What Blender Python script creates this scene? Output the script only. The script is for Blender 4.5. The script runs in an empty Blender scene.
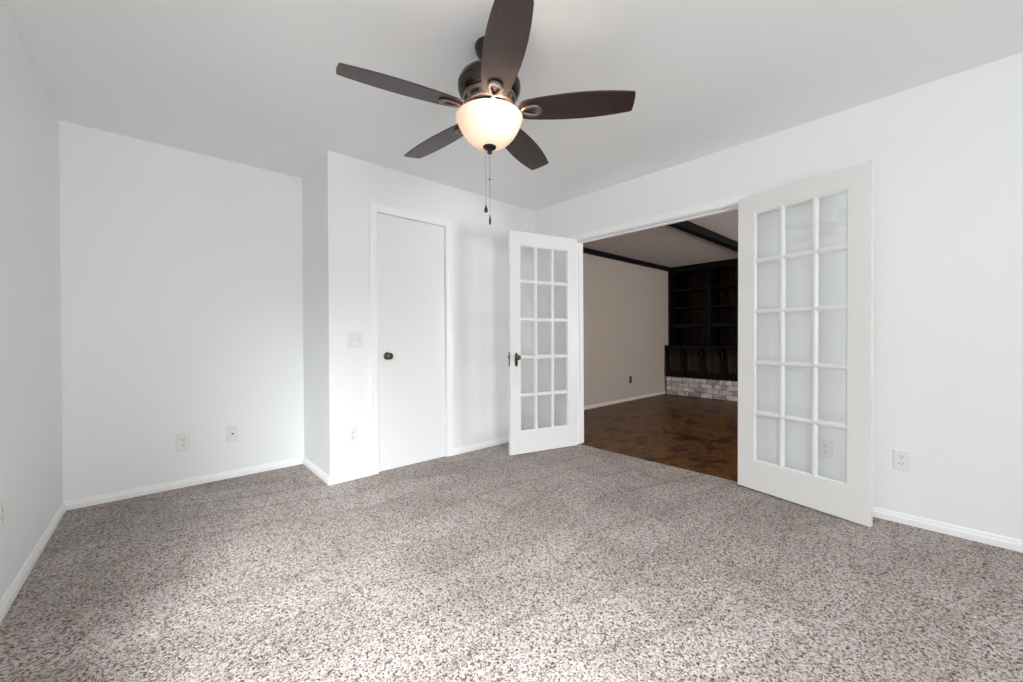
import bpy, bmesh, math, random
import numpy as np
from mathutils import Vector, Matrix

random.seed(7)
S = bpy.context.scene
COL = S.collection

# ------------------------------------------------------------------ camera
FPX = 398.78
cam_d = bpy.data.cameras.new('camera')
cam_d.sensor_fit = 'HORIZONTAL'
cam_d.sensor_width = 36.0
cam_d.lens = FPX * 36.0 / 1023.0
cam_d.shift_y = -1.91 / 1023.0
cam_d.clip_start = 0.02
cam = bpy.data.objects.new('camera', cam_d)
COL.objects.link(cam)
cam.matrix_world = Matrix(((0.745987, 0.006929, -0.665924, 0.0),
                           (-0.665930, -0.001700, -0.746012, 0.0),
                           (-0.006301, 0.999975, 0.003346, 1.064388),
                           (0, 0, 0, 1)))
S.camera = cam

# ------------------------------------------------------------------ world, daylight, exposure
S.view_settings.view_transform = 'Standard'
S.view_settings.look = 'None'
S.view_settings.gamma = 1.0
S.view_settings.use_curve_mapping = False
S.view_settings.exposure = 1.36
S.cycles.use_denoising = True
S.cycles.max_bounces = 14
S.cycles.diffuse_bounces = 10
S.cycles.transparent_max_bounces = 16
S.cycles.sample_clamp_indirect = 6.0

w = bpy.data.worlds.new('world')
S.world = w
w.use_nodes = True
w.node_tree.nodes['Background'].inputs[0].default_value = (0.88, 0.93, 1.0, 1)
w.node_tree.nodes['Background'].inputs[1].default_value = 0.8


def area(name, loc, direction, sx, sy, power, color, spread=180):
    d = bpy.data.lights.new(name, 'AREA')
    d.shape = 'RECTANGLE'
    d.size = sx
    d.size_y = sy
    d.energy = power
    d.color = color
    d.spread = math.radians(spread)
    o = bpy.data.objects.new(name, d)
    COL.objects.link(o)
    o.location = loc
    o.rotation_euler = Vector(direction).to_track_quat('-Z', 'Y').to_euler()
    return o


# left and den window daylight, plus an added rear fill (each stands just outside its window)
area('daylight_and_fill', (-1.35, -1.15, 2.65), (0.80, 1.02, -1.10), 1.05, 1.0, 78, (0.93, 0.965, 1.0), 96)
area('daylight_and_fill', (0.45, -2.62, 1.45), (0.0, 1, -0.02), 1.6, 1.45, 23, (1.0, 0.985, 0.975))  # general fill added behind the camera, set at an unseen rear window
area('daylight_and_fill', (5.55, -1.52, 1.10), (0, 1, 0.40), 1.7, 1.5, 48, (0.96, 0.96, 1.0))

# ------------------------------------------------------------------ materials


def mat(name, color, rough=0.5, metal=0.0, spec=0.5):
    m = bpy.data.materials.new(name)
    m.use_nodes = True
    b = m.node_tree.nodes['Principled BSDF']
    b.inputs['Base Color'].default_value = (*color, 1)
    b.inputs['Roughness'].default_value = rough
    b.inputs['Metallic'].default_value = metal
    b.inputs['Specular IOR Level'].default_value = spec
    return m


def nd(m, kind, **kw):
    n = m.node_tree.nodes.new(kind)
    for k, v in kw.items():
        setattr(n, k, v)
    return n


def lk(m, a, b):
    m.node_tree.links.new(a, b)


def bsdf(m):
    return m.node_tree.nodes['Principled BSDF']


def coords(m, scale=(1, 1, 1), rot=(0, 0, 0)):
    tc = nd(m, 'ShaderNodeTexCoord')
    mp = nd(m, 'ShaderNodeMapping')
    mp.inputs['Scale'].default_value = scale
    mp.inputs['Rotation'].default_value = rot
    lk(m, tc.outputs['Object'], mp.inputs[0])
    return mp.outputs[0]


def noise(m, vec, scale, detail=3.0, rough=0.55):
    n = nd(m, 'ShaderNodeTexNoise')
    n.inputs['Scale'].default_value = scale
    n.inputs['Detail'].default_value = detail
    n.inputs['Roughness'].default_value = rough
    lk(m, vec, n.inputs['Vector'])
    return n.outputs['Fac']


def ramp(m, fac, stops, interp='LINEAR'):
    r = nd(m, 'ShaderNodeValToRGB')
    r.color_ramp.interpolation = interp
    e = r.color_ramp.elements
    while len(e) < len(stops):
        e.new(0.5)
    for i, (p, c) in enumerate(stops):
        e[i].position = p
        e[i].color = (*c, 1)
    lk(m, fac, r.inputs[0])
    return r.outputs[0]


def bump(m, height, strength=0.2, dist=0.01):
    b = nd(m, 'ShaderNodeBump')
    b.inputs['Strength'].default_value = strength
    b.inputs['Distance'].default_value = dist
    lk(m, height, b.inputs['Height'])
    lk(m, b.outputs[0], bsdf(m).inputs['Normal'])
    return b


def math_n(m, op, a, b=None):
    n = nd(m, 'ShaderNodeMath', operation=op)
    for i, v in enumerate((a, b)):
        if v is None:
            continue
        if isinstance(v, (int, float)):
            n.inputs[i].default_value = v
        else:
            lk(m, v, n.inputs[i])
    return n.outputs[0]


def mixc(m, fac, a, b, blend='MIX'):
    n = nd(m, 'ShaderNodeMix', data_type='RGBA', blend_type=blend)
    for i, v in ((0, fac), (6, a), (7, b)):
        if isinstance(v, (int, float)):
            n.inputs[i].default_value = v
        elif isinstance(v, tuple):
            n.inputs[i].default_value = (*v, 1)
        else:
            lk(m, v, n.inputs[i])
    return n.outputs[2]


# white wall paint with a light roller texture
M_WALL = mat('wall_paint', (0.872, 0.886, 0.888), 0.6, spec=0.3)
bump(M_WALL, noise(M_WALL, coords(M_WALL), 160, 2), 0.06, 0.002)
M_CEIL = mat('ceiling_paint', (0.875, 0.885, 0.885), 0.75, spec=0.2)
bump(M_CEIL, noise(M_CEIL, coords(M_CEIL), 90, 3), 0.08, 0.003)
M_TRIM = mat('trim_paint', (0.93, 0.935, 0.935), 0.35)
M_DOORW = mat('door_paint', (0.85, 0.86, 0.865), 0.38)
M_FRENCH = mat('french_door_paint', (0.835, 0.83, 0.815), 0.35)
M_PLATE = mat('switch_plastic', (0.82, 0.82, 0.805), 0.3)
M_SLOT = mat('dark_slot', (0.012, 0.012, 0.012), 0.7)
M_SCREW = mat('plate_screw', (0.75, 0.75, 0.73), 0.3, 0.4)
M_BROWNPLATE = mat('brown_plastic', (0.055, 0.038, 0.028), 0.4)
M_KNOB = mat('antique_brass', (0.10, 0.075, 0.05), 0.28, 0.9)
M_HINGE = mat('painted_hinge', (0.93, 0.93, 0.92), 0.3)

# clear door glass
M_GLASS = bpy.data.materials.new('door_glass')
M_GLASS.use_nodes = True
nt = M_GLASS.node_tree
nt.nodes.remove(nt.nodes['Principled BSDF'])
gl = nd(M_GLASS, 'ShaderNodeBsdfGlossy')
gl.inputs['Roughness'].default_value = 0.01
gl.inputs['Color'].default_value = (1, 1, 1, 1)
tr = nd(M_GLASS, 'ShaderNodeBsdfTransparent')
tr.inputs['Color'].default_value = (0.99, 0.998, 0.995, 1)
fr = nd(M_GLASS, 'ShaderNodeFresnel')
gb_ = nd(M_GLASS, 'ShaderNodeNewGeometry')
# the pane is thin: both of its faces reflect like air-to-glass
lk(M_GLASS, math_n(M_GLASS, 'SUBTRACT', 1.5, math_n(M_GLASS, 'MULTIPLY', gb_.outputs['Backfacing'], 1.5 - 1 / 1.5)), fr.inputs['IOR'])
mx = nd(M_GLASS, 'ShaderNodeMixShader')
lk(M_GLASS, fr.outputs[0], mx.inputs[0])
lk(M_GLASS, tr.outputs[0], mx.inputs[1])
lk(M_GLASS, gl.outputs[0], mx.inputs[2])
lk(M_GLASS, mx.outputs[0], nt.nodes['Material Output'].inputs[0])

# speckled cut-pile carpet
M_CARPET = mat('speckled_carpet', (0.5, 0.46, 0.43), 0.95, spec=0.05)
cv = coords(M_CARPET)
wob = nd(M_CARPET, 'ShaderNodeTexNoise')
wob.inputs['Scale'].default_value = 70
lk(M_CARPET, cv, wob.inputs['Vector'])
wv = nd(M_CARPET, 'ShaderNodeVectorMath', operation='MULTIPLY_ADD')
lk(M_CARPET, wob.outputs['Color'], wv.inputs[0])
wv.inputs[1].default_value = (0.012, 0.012, 0.012)
lk(M_CARPET, cv, wv.inputs[2])
vor = nd(M_CARPET, 'ShaderNodeTexVoronoi')
vor.inputs['Scale'].default_value = 185
lk(M_CARPET, wv.outputs[0], vor.inputs['Vector'])
sep = nd(M_CARPET, 'ShaderNodeSeparateColor')
lk(M_CARPET, vor.outputs['Color'], sep.inputs[0])
fleck = ramp(M_CARPET, sep.outputs[0], [(0.0, (0.10, 0.070, 0.055)), (0.12, (0.25, 0.19, 0.155)), (0.28, (0.46, 0.39, 0.35)),
                                        (0.48, (0.66, 0.60, 0.565)), (0.75, (0.78, 0.725, 0.70)), (1.0, (0.83, 0.785, 0.765))])
fine = ramp(M_CARPET, noise(M_CARPET, cv, 320, 2), [(0.3, (0.80, 0.79, 0.78)), (0.7, (1.0, 1.0, 1.0))])
clump = ramp(M_CARPET, noise(M_CARPET, cv, 85, 2), [(0.36, (0.70, 0.67, 0.65)), (0.56, (1.0, 1.0, 1.0))])
c1 = mixc(M_CARPET, 1.0, mixc(M_CARPET, 1.0, fleck, fine, 'MULTIPLY'), clump, 'MULTIPLY')
STROKE = math.radians(8)
# vacuum strokes: slanted bands where the pile lies the other way, its shading tinted in
sv = coords(M_CARPET, (1, 1, 1), (0, 0, STROKE))
sw_ = nd(M_CARPET, 'ShaderNodeTexNoise')
sw_.inputs['Scale'].default_value = 1.3
sw_.inputs['Detail'].default_value = 1.0
lk(M_CARPET, coords(M_CARPET), sw_.inputs['Vector'])
sm = nd(M_CARPET, 'ShaderNodeVectorMath', operation='MULTIPLY_ADD')
lk(M_CARPET, sw_.outputs['Color'], sm.inputs[0])
sm.inputs[1].default_value = (0.5, 0.5, 0.0)
lk(M_CARPET, sv, sm.inputs[2])
tracks = nd(M_CARPET, 'ShaderNodeTexBrick')       # short overlapping passes of the vacuum head
tracks.offset = 0.37
tracks.inputs['Scale'].default_value = 1.0
tracks.inputs['Brick Width'].default_value = 0.95
tracks.inputs['Row Height'].default_value = 0.29
tracks.inputs['Mortar Size'].default_value = 0.028
tracks.inputs['Mortar Smooth'].default_value = 1.0
tracks.inputs['Color1'].default_value = (1.0, 1.0, 1.0, 1)
tracks.inputs['Color2'].default_value = (0.80, 0.785, 0.775, 1)
tracks.inputs['Mortar'].default_value = (0.76, 0.74, 0.725, 1)
lk(M_CARPET, sm.outputs[0], tracks.inputs['Vector'])
nap_tone = ramp(M_CARPET, noise(M_CARPET, coords(M_CARPET), 2.4, 3), [(0.36, (0.86, 0.85, 0.845)), (0.60, (1.0, 1.0, 1.0))])  # soft random patches of nap shading put into the colour
band = mixc(M_CARPET, 0.8, nap_tone, tracks.outputs['Color'], 'MULTIPLY')
c2 = mixc(M_CARPET, 1.0, c1, band, 'MULTIPLY')
lk(M_CARPET, c2, bsdf(M_CARPET).inputs['Base Color'])
h1 = math_n(M_CARPET, 'ADD', math_n(M_CARPET, 'MULTIPLY', vor.outputs['Distance'], -0.9), noise(M_CARPET, cv, 210, 2))
bump(M_CARPET, h1, 0.6, 0.008)

# oil-rubbed bronze of the fan
M_BRONZE = mat('oil_rubbed_bronze', (0.045, 0.037, 0.034), 0.26, 0.75)
M_BRONZE_LIT = mat('brushed_bronze_lit', (0.27, 0.22, 0.19), 0.33, 0.85)  # bronze coloured paler to carry the lamp glow on collar and brackets
M_CHAIN = mat('pull_chain_metal', (0.42, 0.40, 0.38), 0.4, 0.7)

# walnut blade
M_BLADE = mat('walnut_blade', (0.05, 0.02, 0.014), 0.40, spec=0.75)
bv = coords(M_BLADE, (3, 42, 3))
lk(M_BLADE, ramp(M_BLADE, noise(M_BLADE, bv, 2.2, 5), [(0.3, (0.013, 0.006, 0.006)), (0.55, (0.032, 0.013, 0.010)), (0.8, (0.055, 0.023, 0.017))]),
   bsdf(M_BLADE).inputs['Base Color'])

# frosted bowl: glass that gives off the light of the bulbs behind it
M_BOWL = bpy.data.materials.new('frosted_bowl_glass')
M_BOWL.use_nodes = True
nt = M_BOWL.node_tree
nt.nodes.remove(nt.nodes['Principled BSDF'])
t1 = nd(M_BOWL, 'ShaderNodeBsdfTranslucent')
t1.inputs['Color'].default_value = (0.92, 0.82, 0.76, 1)
d1 = nd(M_BOWL, 'ShaderNodeBsdfPrincipled')
d1.inputs['Base Color'].default_value = (0.86, 0.80, 0.74, 1)
d1.inputs['Roughness'].default_value = 0.35
m1 = nd(M_BOWL, 'ShaderNodeMixShader')
m1.inputs[0].default_value = 0.55
lk(M_BOWL, t1.outputs[0], m1.inputs[1])
lk(M_BOWL, d1.outputs[0], m1.inputs[2])
lk(M_BOWL, m1.outputs[0], nt.nodes['Material Output'].inputs[0])

M_BULB = mat('lamp_bulb', (0.9, 0.85, 0.75), 0.4)
bsdf(M_BULB).inputs['Emission Color'].default_value = (1.0, 0.80, 0.55, 1)
bsdf(M_BULB).inputs['Emission Strength'].default_value = 1.6

# den: beige panelling with vertical grooves
M_PANEL = mat('beige_panelling', (0.42, 0.35, 0.29), 0.55, spec=0.3)
tc = nd(M_PANEL, 'ShaderNodeTexCoord')
sx = nd(M_PANEL, 'ShaderNodeSeparateXYZ')
lk(M_PANEL, tc.outputs['Object'], sx.inputs[0])
ph = math_n(M_PANEL, 'FRACT', math_n(M_PANEL, 'DIVIDE', sx.outputs[0], 0.152))
gro = math_n(M_PANEL, 'LESS_THAN', ph, 0.045)
lk(M_PANEL, mixc(M_PANEL, math_n(M_PANEL, 'MULTIPLY', gro, 0.32), (0.43, 0.365, 0.305), (0.30, 0.245, 0.20)), bsdf(M_PANEL).inputs['Base Color'])
bump(M_PANEL, math_n(M_PANEL, 'SUBTRACT', 1.0, gro), 0.4, 0.004)
# den: popcorn ceiling
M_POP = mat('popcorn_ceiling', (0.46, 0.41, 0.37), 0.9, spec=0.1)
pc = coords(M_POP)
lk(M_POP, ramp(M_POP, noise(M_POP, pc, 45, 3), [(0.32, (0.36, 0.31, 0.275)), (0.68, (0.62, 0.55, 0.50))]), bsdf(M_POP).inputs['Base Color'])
bump(M_POP, noise(M_POP, pc, 80, 4), 0.8, 0.02)
M_DENBASE = mat('cream_baseboard', (0.62, 0.55, 0.49), 0.45)
M_BEAM = mat('dark_beam', (0.004, 0.003, 0.0035), 0.6, spec=0.12)
# den: mottled brown block floor
M_DFLOOR = mat('mottled_brown_floor', (0.07, 0.03, 0.012), 0.40, spec=0.28)
dv = coords(M_DFLOOR, (1, 1, 1), (0, 0, math.radians(45)))
br = nd(M_DFLOOR, 'ShaderNodeTexBrick')
br.offset = 0.5
br.inputs['Scale'].default_value = 1.0
br.inputs['Brick Width'].default_value = 0.30
br.inputs['Row Height'].default_value = 0.10
br.inputs['Mortar Size'].default_value = 0.0015
br.inputs['Color1'].default_value = (0.115, 0.047, 0.016, 1)
br.inputs['Color2'].default_value = (0.055, 0.025, 0.012, 1)
br.inputs['Mortar'].default_value = (0.03, 0.014, 0.008, 1)
lk(M_DFLOOR, dv, br.inputs['Vector'])
mott = ramp(M_DFLOOR, noise(M_DFLOOR, coords(M_DFLOOR, (1.0, 1.4, 1), (0, 0, math.radians(20))), 3.4, 5, 0.66),
            [(0.36, (0.012, 0.007, 0.005)), (0.45, (0.065, 0.026, 0.009)), (0.52, (0.19, 0.080, 0.014)), (0.58, (0.075, 0.032, 0.012)), (0.68, (0.095, 0.062, 0.045))])
lk(M_DFLOOR, mixc(M_DFLOOR, 0.78, br.outputs['Color'], mott), bsdf(M_DFLOOR).inputs['Base Color'])
# den: dark stained wood of the built-in
M_DARKWOOD = mat('dark_stained_wood', (0.02, 0.01, 0.007), 0.38, spec=0.22)
kv = coords(M_DARKWOOD, (14, 14, 1.6))
lk(M_DARKWOOD, ramp(M_DARKWOOD, noise(M_DARKWOOD, kv, 2.0, 5), [(0.3, (0.0015, 0.001, 0.001)), (0.6, (0.0035, 0.002, 0.002)), (0.85, (0.009, 0.004, 0.003))]),
   bsdf(M_DARKWOOD).inputs['Base Color'])
M_PANELWOOD = mat('stained_panel_wood', (0.05, 0.028, 0.011), 0.36, spec=0.22)
kv = coords(M_PANELWOOD, (9, 9, 1.3))
lk(M_PANELWOOD, ramp(M_PANELWOOD, noise(M_PANELWOOD, kv, 2.4, 5), [(0.32, (0.004, 0.002, 0.002)), (0.52, (0.018, 0.008, 0.004)), (0.78, (0.070, 0.046, 0.012))]),
   bsdf(M_PANELWOOD).inputs['Base Color'])
# whitewashed brick
M_BRICK = mat('whitewashed_brick', (0.5, 0.46, 0.43), 0.85, spec=0.2)
gi = nd(M_BRICK, 'ShaderNodeNewGeometry')
pb = ramp(M_BRICK, gi.outputs['Random Per Island'], [(0.0, (0.42, 0.33, 0.28)), (0.15, (0.66, 0.62, 0.59)), (0.55, (0.82, 0.80, 0.78)), (0.85, (0.70, 0.68, 0.67)), (1.0, (0.46, 0.38, 0.33))])
smear = ramp(M_BRICK, noise(M_BRICK, coords(M_BRICK, (3, 3, 6)), 2.5, 4), [(0.33, (0.50, 0.46, 0.44)), (0.50, (1.0, 0.98, 0.97))])
lk(M_BRICK, mixc(M_BRICK, 1.0, pb, smear, 'MULTIPLY'), bsdf(M_BRICK).inputs['Base Color'])
bump(M_BRICK, noise(M_BRICK, coords(M_BRICK), 60, 4), 0.6, 0.006)
M_MORTAR = mat('mortar', (0.40, 0.37, 0.35), 0.95, spec=0.1)

# ------------------------------------------------------------------ mesh helpers


def link(name, bm, material, parent=None, smooth=False, bevel=0.0, seg=2, angle=40):
    """one mesh object from a bmesh; materials may be a list (face.material_index)"""
    me = bpy.data.meshes.new(name)
    bmesh.ops.recalc_face_normals(bm, faces=bm.faces)
    bm.to_mesh(me)
    bm.free()
    for m in (material if isinstance(material, list) else [material]):
        me.materials.append(m)
    o = bpy.data.objects.new(name, me)
    COL.objects.link(o)
    if parent:
        o.parent = parent
    if smooth:
        for p in me.polygons:
            p.use_smooth = True
        try:
            me.set_sharp_from_angle(angle=math.radians(angle))
        except Exception:
            pass
    if bevel:
        b = o.modifiers.new('bevel', 'BEVEL')
        b.width = bevel
        b.segments = seg
        b.limit_method = 'ANGLE'
        b.angle_limit = math.radians(35)
    return o


def box(bm, a, b, mi=0):
    x0, y0, z0 = a
    x1, y1, z1 = b
    v = [bm.verts.new((x, y, z)) for z in (z0, z1) for x, y in ((x0, y0), (x1, y0), (x1, y1), (x0, y1))]
    for f in ((3, 2, 1, 0), (4, 5, 6, 7), (0, 1, 5, 4), (1, 2, 6, 5), (2, 3, 7, 6), (3, 0, 4, 7)):
        fc = bm.faces.new([v[i] for i in f])
        fc.material_index = mi
    return v


def lathe(bm, prof, seg=40, mat_i=0, close=False):
    rings = []
    for r, z in prof:
        if r < 1e-6:
            rings.append([bm.verts.new((0, 0, z))])
        else:
            rings.append([bm.verts.new((r * math.cos(2 * math.pi * k / seg), r * math.sin(2 * math.pi * k / seg), z)) for k in range(seg)])
    pairs = list(zip(rings[:-1], rings[1:]))
    if close:
        pairs.append((rings[-1], rings[0]))
    for a, b in pairs:
        for k in range(seg):
            k2 = (k + 1) % seg
            if len(a) == 1 and len(b) == 1:
                continue
            if len(a) == 1:
                f = bm.faces.new((a[0], b[k], b[k2]))
            elif len(b) == 1:
                f = bm.faces.new((a[k2], a[k], b[0]))
            else:
                f = bm.faces.new((a[k2], a[k], b[k], b[k2]))
            f.material_index = mat_i
    return rings


def tube(bm, pts, r, seg=8, cap=True, closed=False):
    pts = [Vector(p) for p in pts]
    n = len(pts)
    rings = []
    up = Vector((0, 0, 1))
    for i, p in enumerate(pts):
        t = (pts[(i + 1) % n] - pts[i - 1]) if closed else (pts[min(i + 1, n - 1)] - pts[max(i - 1, 0)])
        t.normalize()
        a = t.cross(up)
        if a.length < 1e-3:
            a = t.cross(Vector((1, 0, 0)))
        a.normalize()
        b = a.cross(t)
        rr = r[i] if isinstance(r, list) else r
        rx, ry = rr if isinstance(rr, tuple) else (rr, rr)
        rings.append([bm.verts.new(p + a * rx * math.cos(2 * math.pi * k / seg) + b * ry * math.sin(2 * math.pi * k / seg)) for k in range(seg)])
    pr = list(zip(rings[:-1], rings[1:])) + ([(rings[-1], rings[0])] if closed else [])
    for A, B in pr:
        for k in range(seg):
            bm.faces.new((A[k], A[(k + 1) % seg], B[(k + 1) % seg], B[k]))
    if cap and not closed:
        bm.faces.new(rings[0][::-1])
        bm.faces.new(rings[-1])


def prism(bm, pts, y0, y1, mi=0):
    """polygon in x-z extruded along y"""
    a = [bm.verts.new((x, y0, z)) for x, z in pts]
    b = [bm.verts.new((x, y1, z)) for x, z in pts]
    fs = [bm.faces.new(a), bm.faces.new(b[::-1])]
    n = len(pts)
    for i in range(n):
        fs.append(bm.faces.new((a[i], b[i], b[(i + 1) % n], a[(i + 1) % n])))
    for f in fs:
        f.material_index = mi


def struct(o):
    o['kind'] = 'structure'
    return o


def empty(name, loc=(0, 0, 0), rz=0.0):
    o = bpy.data.objects.new(name, None)
    o.empty_display_size = 0.1
    COL.objects.link(o)
    o.location = loc
    o.rotation_euler = (0, 0, rz)
    return o


def tag(o, label, cat, group=None):
    o['label'] = label
    o['category'] = cat
    if group:
        o['group'] = group
    return o


def place(o, origin, ang):
    """put an object whose mesh uses local x along a wall, y out of the room, z up"""
    o.location = (origin[0], origin[1], origin[2] if len(origin) > 2 else 0)
    o.rotation_euler = (0, 0, ang)


def wall(name, P0, P1, height, thick, holes=(), material=None, z0=0.0):
    """wall from P0 to P1; room side is on the right hand of P0->P1 reversed: local y grows away from the room"""
    P0 = Vector(P0)
    P1 = Vector(P1)
    L = (P1 - P0).length
    ang = math.atan2(P1.y - P0.y, P1.x - P0.x)
    xs = sorted({0.0, L, *[h[0] for h in holes], *[h[1] for h in holes]})
    zs = sorted({z0, height, *[h[2] for h in holes], *[h[3] for h in holes]})
    solid = {}
    for i in range(len(xs) - 1):
        for j in range(len(zs) - 1):
            cx, cz = (xs[i] + xs[i + 1]) / 2, (zs[j] + zs[j + 1]) / 2
            solid[i, j] = not any(h[0] < cx < h[1] and h[2] < cz < h[3] for h in holes)
    bm = bmesh.new()
    V = {}

    def v(i, j, k):
        if (i, j, k) not in V:
            V[i, j, k] = bm.verts.new((xs[i], thick * k, zs[j]))
        return V[i, j, k]
    for (i, j), s in solid.items():
        if not s:
            continue
        bm.faces.new((v(i, j, 0), v(i + 1, j, 0), v(i + 1, j + 1, 0), v(i, j + 1, 0)))
        bm.faces.new((v(i, j, 1), v(i, j + 1, 1), v(i + 1, j + 1, 1), v(i + 1, j, 1)))
        for (di, dj, e) in ((-1, 0, ((i, j), (i, j + 1))), (1, 0, ((i + 1, j), (i + 1, j + 1))), (0, -1, ((i, j), (i + 1, j))), (0, 1, ((i, j + 1), (i + 1, j + 1)))):
            if not solid.get((i + di, j + dj), False):
                (a, b), (c, d) = e
                bm.faces.new((v(a, b, 0), v(c, d, 0), v(c, d, 1), v(a, b, 1)))
    o = struct(link(name, bm, material or M_WALL))
    place(o, P0, ang)
    return o


# ------------------------------------------------------------------ room shell
CH = 2.44
A = Vector((-0.4388, 3.7330))
B = Vector((0.9426, 3.7370))
Cc = Vector((0.9441, 3.0557))
D = Vector((3.0967, 3.0689))
rd = Vector((0.0197213, -0.9998055))        # along the right wall, towards the camera's right
dl = Vector((-0.0126058, -0.9999205))       # along the left wall, towards the camera
rn = Vector((-rd.y, rd.x))                  # out of the room through the right wall (+x)
YB = -2.4                                   # rear wall
RL = (D.y - YB) / -rd.y
R_end = D + rd * RL
L_end = A + dl * ((A.y - YB) / -dl.y)
OP0, OP1, OPZ = 0.538, 2.044, 2.024         # opening along the right wall
TH = 0.12

# local y must grow out of the room: P0->P1 with the room on the right
wall('wall_left', L_end, A, CH, 0.16, [(L_end_s, L_end_e, 0.72, 2.02) for L_end_s, L_end_e in ((1.20, 3.60),)])
wall('wall_back', A - Vector((0.16, 0)), Vector((3.05, 3.743)), CH, 0.14)
cl_dir = (D - Cc).normalized()
cl_ang = math.atan2(cl_dir.y, cl_dir.x)
DX0, DX1 = 1.318 - Cc.x, 1.938 - Cc.x       # closet door along the closet wall
wall('wall_closet_front', Cc, D, CH, 0.11, [(DX0 - 0.02, DX1 + 0.02, 0.0, 2.075)])
# side of the closet: room lies at smaller x
cs = bmesh.new()
box(cs, (Cc.x, Cc.y + 0.002, 0), (Cc.x + 0.11, B.y + 0.004, CH))
struct(link('wall_closet_side', cs, M_WALL))
R0 = D - rd * 0.67
wall('wall_right', R0, R_end, CH, TH, [(0.67 + OP0, 0.67 + OP1, 0.0, OPZ)])
wall('wall_rear', R_end + Vector((0.12, 0)), L_end - Vector((0.16, 0)), CH, 0.16, [(2.05, 3.65, 0.66, 2.06)])

# floor and ceiling
fb = bmesh.new()
fx = lambda y: D.x + (D.y - y) * 0.0197 + 0.035
v = [fb.verts.new(p) for p in ((-0.66, YB - 0.16, 0), (fx(YB), YB - 0.16, 0), (fx(3.75), 3.75, 0), (-0.66, 3.75, 0))]
f = fb.faces.new(v)
r = bmesh.ops.extrude_face_region(fb, geom=[f])
for e in r['geom']:
    if isinstance(e, bmesh.types.BMVert):
        e.co.z -= 0.10
struct(link('floor', fb, M_CARPET))
cb = bmesh.new()
box(cb, (-0.70, YB - 0.2, CH), (3.20, 3.9, CH + 0.12))
struct(link('ceiling', cb, M_CEIL))


# baseboards: little colonial profile swept along a wall (local y negative = into the room)
def baseboard(name, P0, P1, h=0.056, t=0.013, material=None):
    P0 = Vector(P0)
    P1 = Vector(P1)
    L = (P1 - P0).length
    prof = [(0, 0), (-t, 0), (-t, h * 0.55), (-t * 0.62, h * 0.70), (-t * 0.55, h * 0.86), (-t * 0.25, h), (0, h)]
    bm = bmesh.new()
    a = [bm.verts.new((0, y, z)) for y, z in prof]
    b = [bm.verts.new((L, y, z)) for y, z in prof]
    n = len(prof)
    bm.faces.new(a)
    bm.faces.new(b[::-1])
    for i in range(n):
        bm.faces.new((a[i], a[(i + 1) % n], b[(i + 1) % n], b[i]))
    o = struct(link(name, bm, material or M_TRIM))
    place(o, P0, math.atan2(P1.y - P0.y, P1.x - P0.x))
    return o


CAS = 0.064
baseboard('baseboard_left', L_end, A)
baseboard('baseboard_back', A, B)
baseboard('baseboard_closet_side', B, Cc - Vector((0, 0.013)))
baseboard('baseboard_closet_front', Cc - Vector((0.013, 0)), Cc + cl_dir * (DX0 - CAS - 0.006))
baseboard('baseboard_closet_end', Cc + cl_dir * (DX1 + CAS + 0.006), D)
baseboard('baseboard_right_end', D, D + rd * (OP0 - CAS))
baseboard('baseboard_right', D + rd * (OP1 + CAS), R_end)


# casings: two legs and a head in one stepped moulding
def casing(name, x0, x1, ztop, wdt, t, origin, ang, z0=0.0, liner=0.0, depth=0.12):
    bm = bmesh.new()

    def strip(pa, pb, flat=0.72):
        pass
    for (a, b) in (((x0 - wdt, z0), (x0, ztop + wdt)), ((x1, z0), (x1 + wdt, ztop + wdt))):
        box(bm, (a[0], -t * 0.7, a[1]), (b[0], 0, b[1]))
    box(bm, (x0, -t * 0.7, ztop), (x1, 0, ztop + wdt))
    # raised outer edge
    e = wdt * 0.34
    box(bm, (x0 - wdt, -t, z0), (x0 - wdt + e, -t * 0.7, ztop + wdt))
    box(bm, (x1 + wdt - e, -t, z0), (x1 + wdt, -t * 0.7, ztop + wdt))
    box(bm, (x0 - wdt + e, -t, ztop + wdt - e), (x1 + wdt - e, -t * 0.7, ztop + wdt))
    if liner:
        box(bm, (x0 - 0.004, 0, z0), (x0 + liner, depth, ztop))
        box(bm, (x1 - liner, 0, z0), (x1 + 0.004, depth, ztop))
        box(bm, (x0 + liner, 0, ztop - liner), (x1 - liner, depth, ztop + 0.004))
    o = struct(link(name, bm, M_TRIM, bevel=0.002))
    place(o, origin, ang)
    return o


r_ang = math.atan2(rd.y, rd.x)
casing('trim_1', DX0 - 0.008, DX1 + 0.008, 2.066, CAS, 0.016, Cc, cl_ang)
# jamb behind the closet casing with its door stop
jb = bmesh.new()
box(jb, (DX0 - 0.019, 0.001, 0), (DX0 - 0.003, 0.109, 2.074))
box(jb, (DX1 + 0.003, 0.001, 0), (DX1 + 0.019, 0.109, 2.074))
box(jb, (DX0 - 0.003, 0.001, 2.064), (DX1 + 0.003, 0.109, 2.074))
box(jb, (DX0 - 0.003, 0.045, 0), (DX0 + 0.012, 0.058, 2.064))
box(jb, (DX1 - 0.012, 0.045, 0), (DX1 + 0.003, 0.058, 2.064))
box(jb, (DX0 + 0.012, 0.045, 2.050), (DX1 - 0.012, 0.058, 2.064))
place(struct(link('trim_2', jb, M_TRIM)), Cc, cl_ang)
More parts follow.
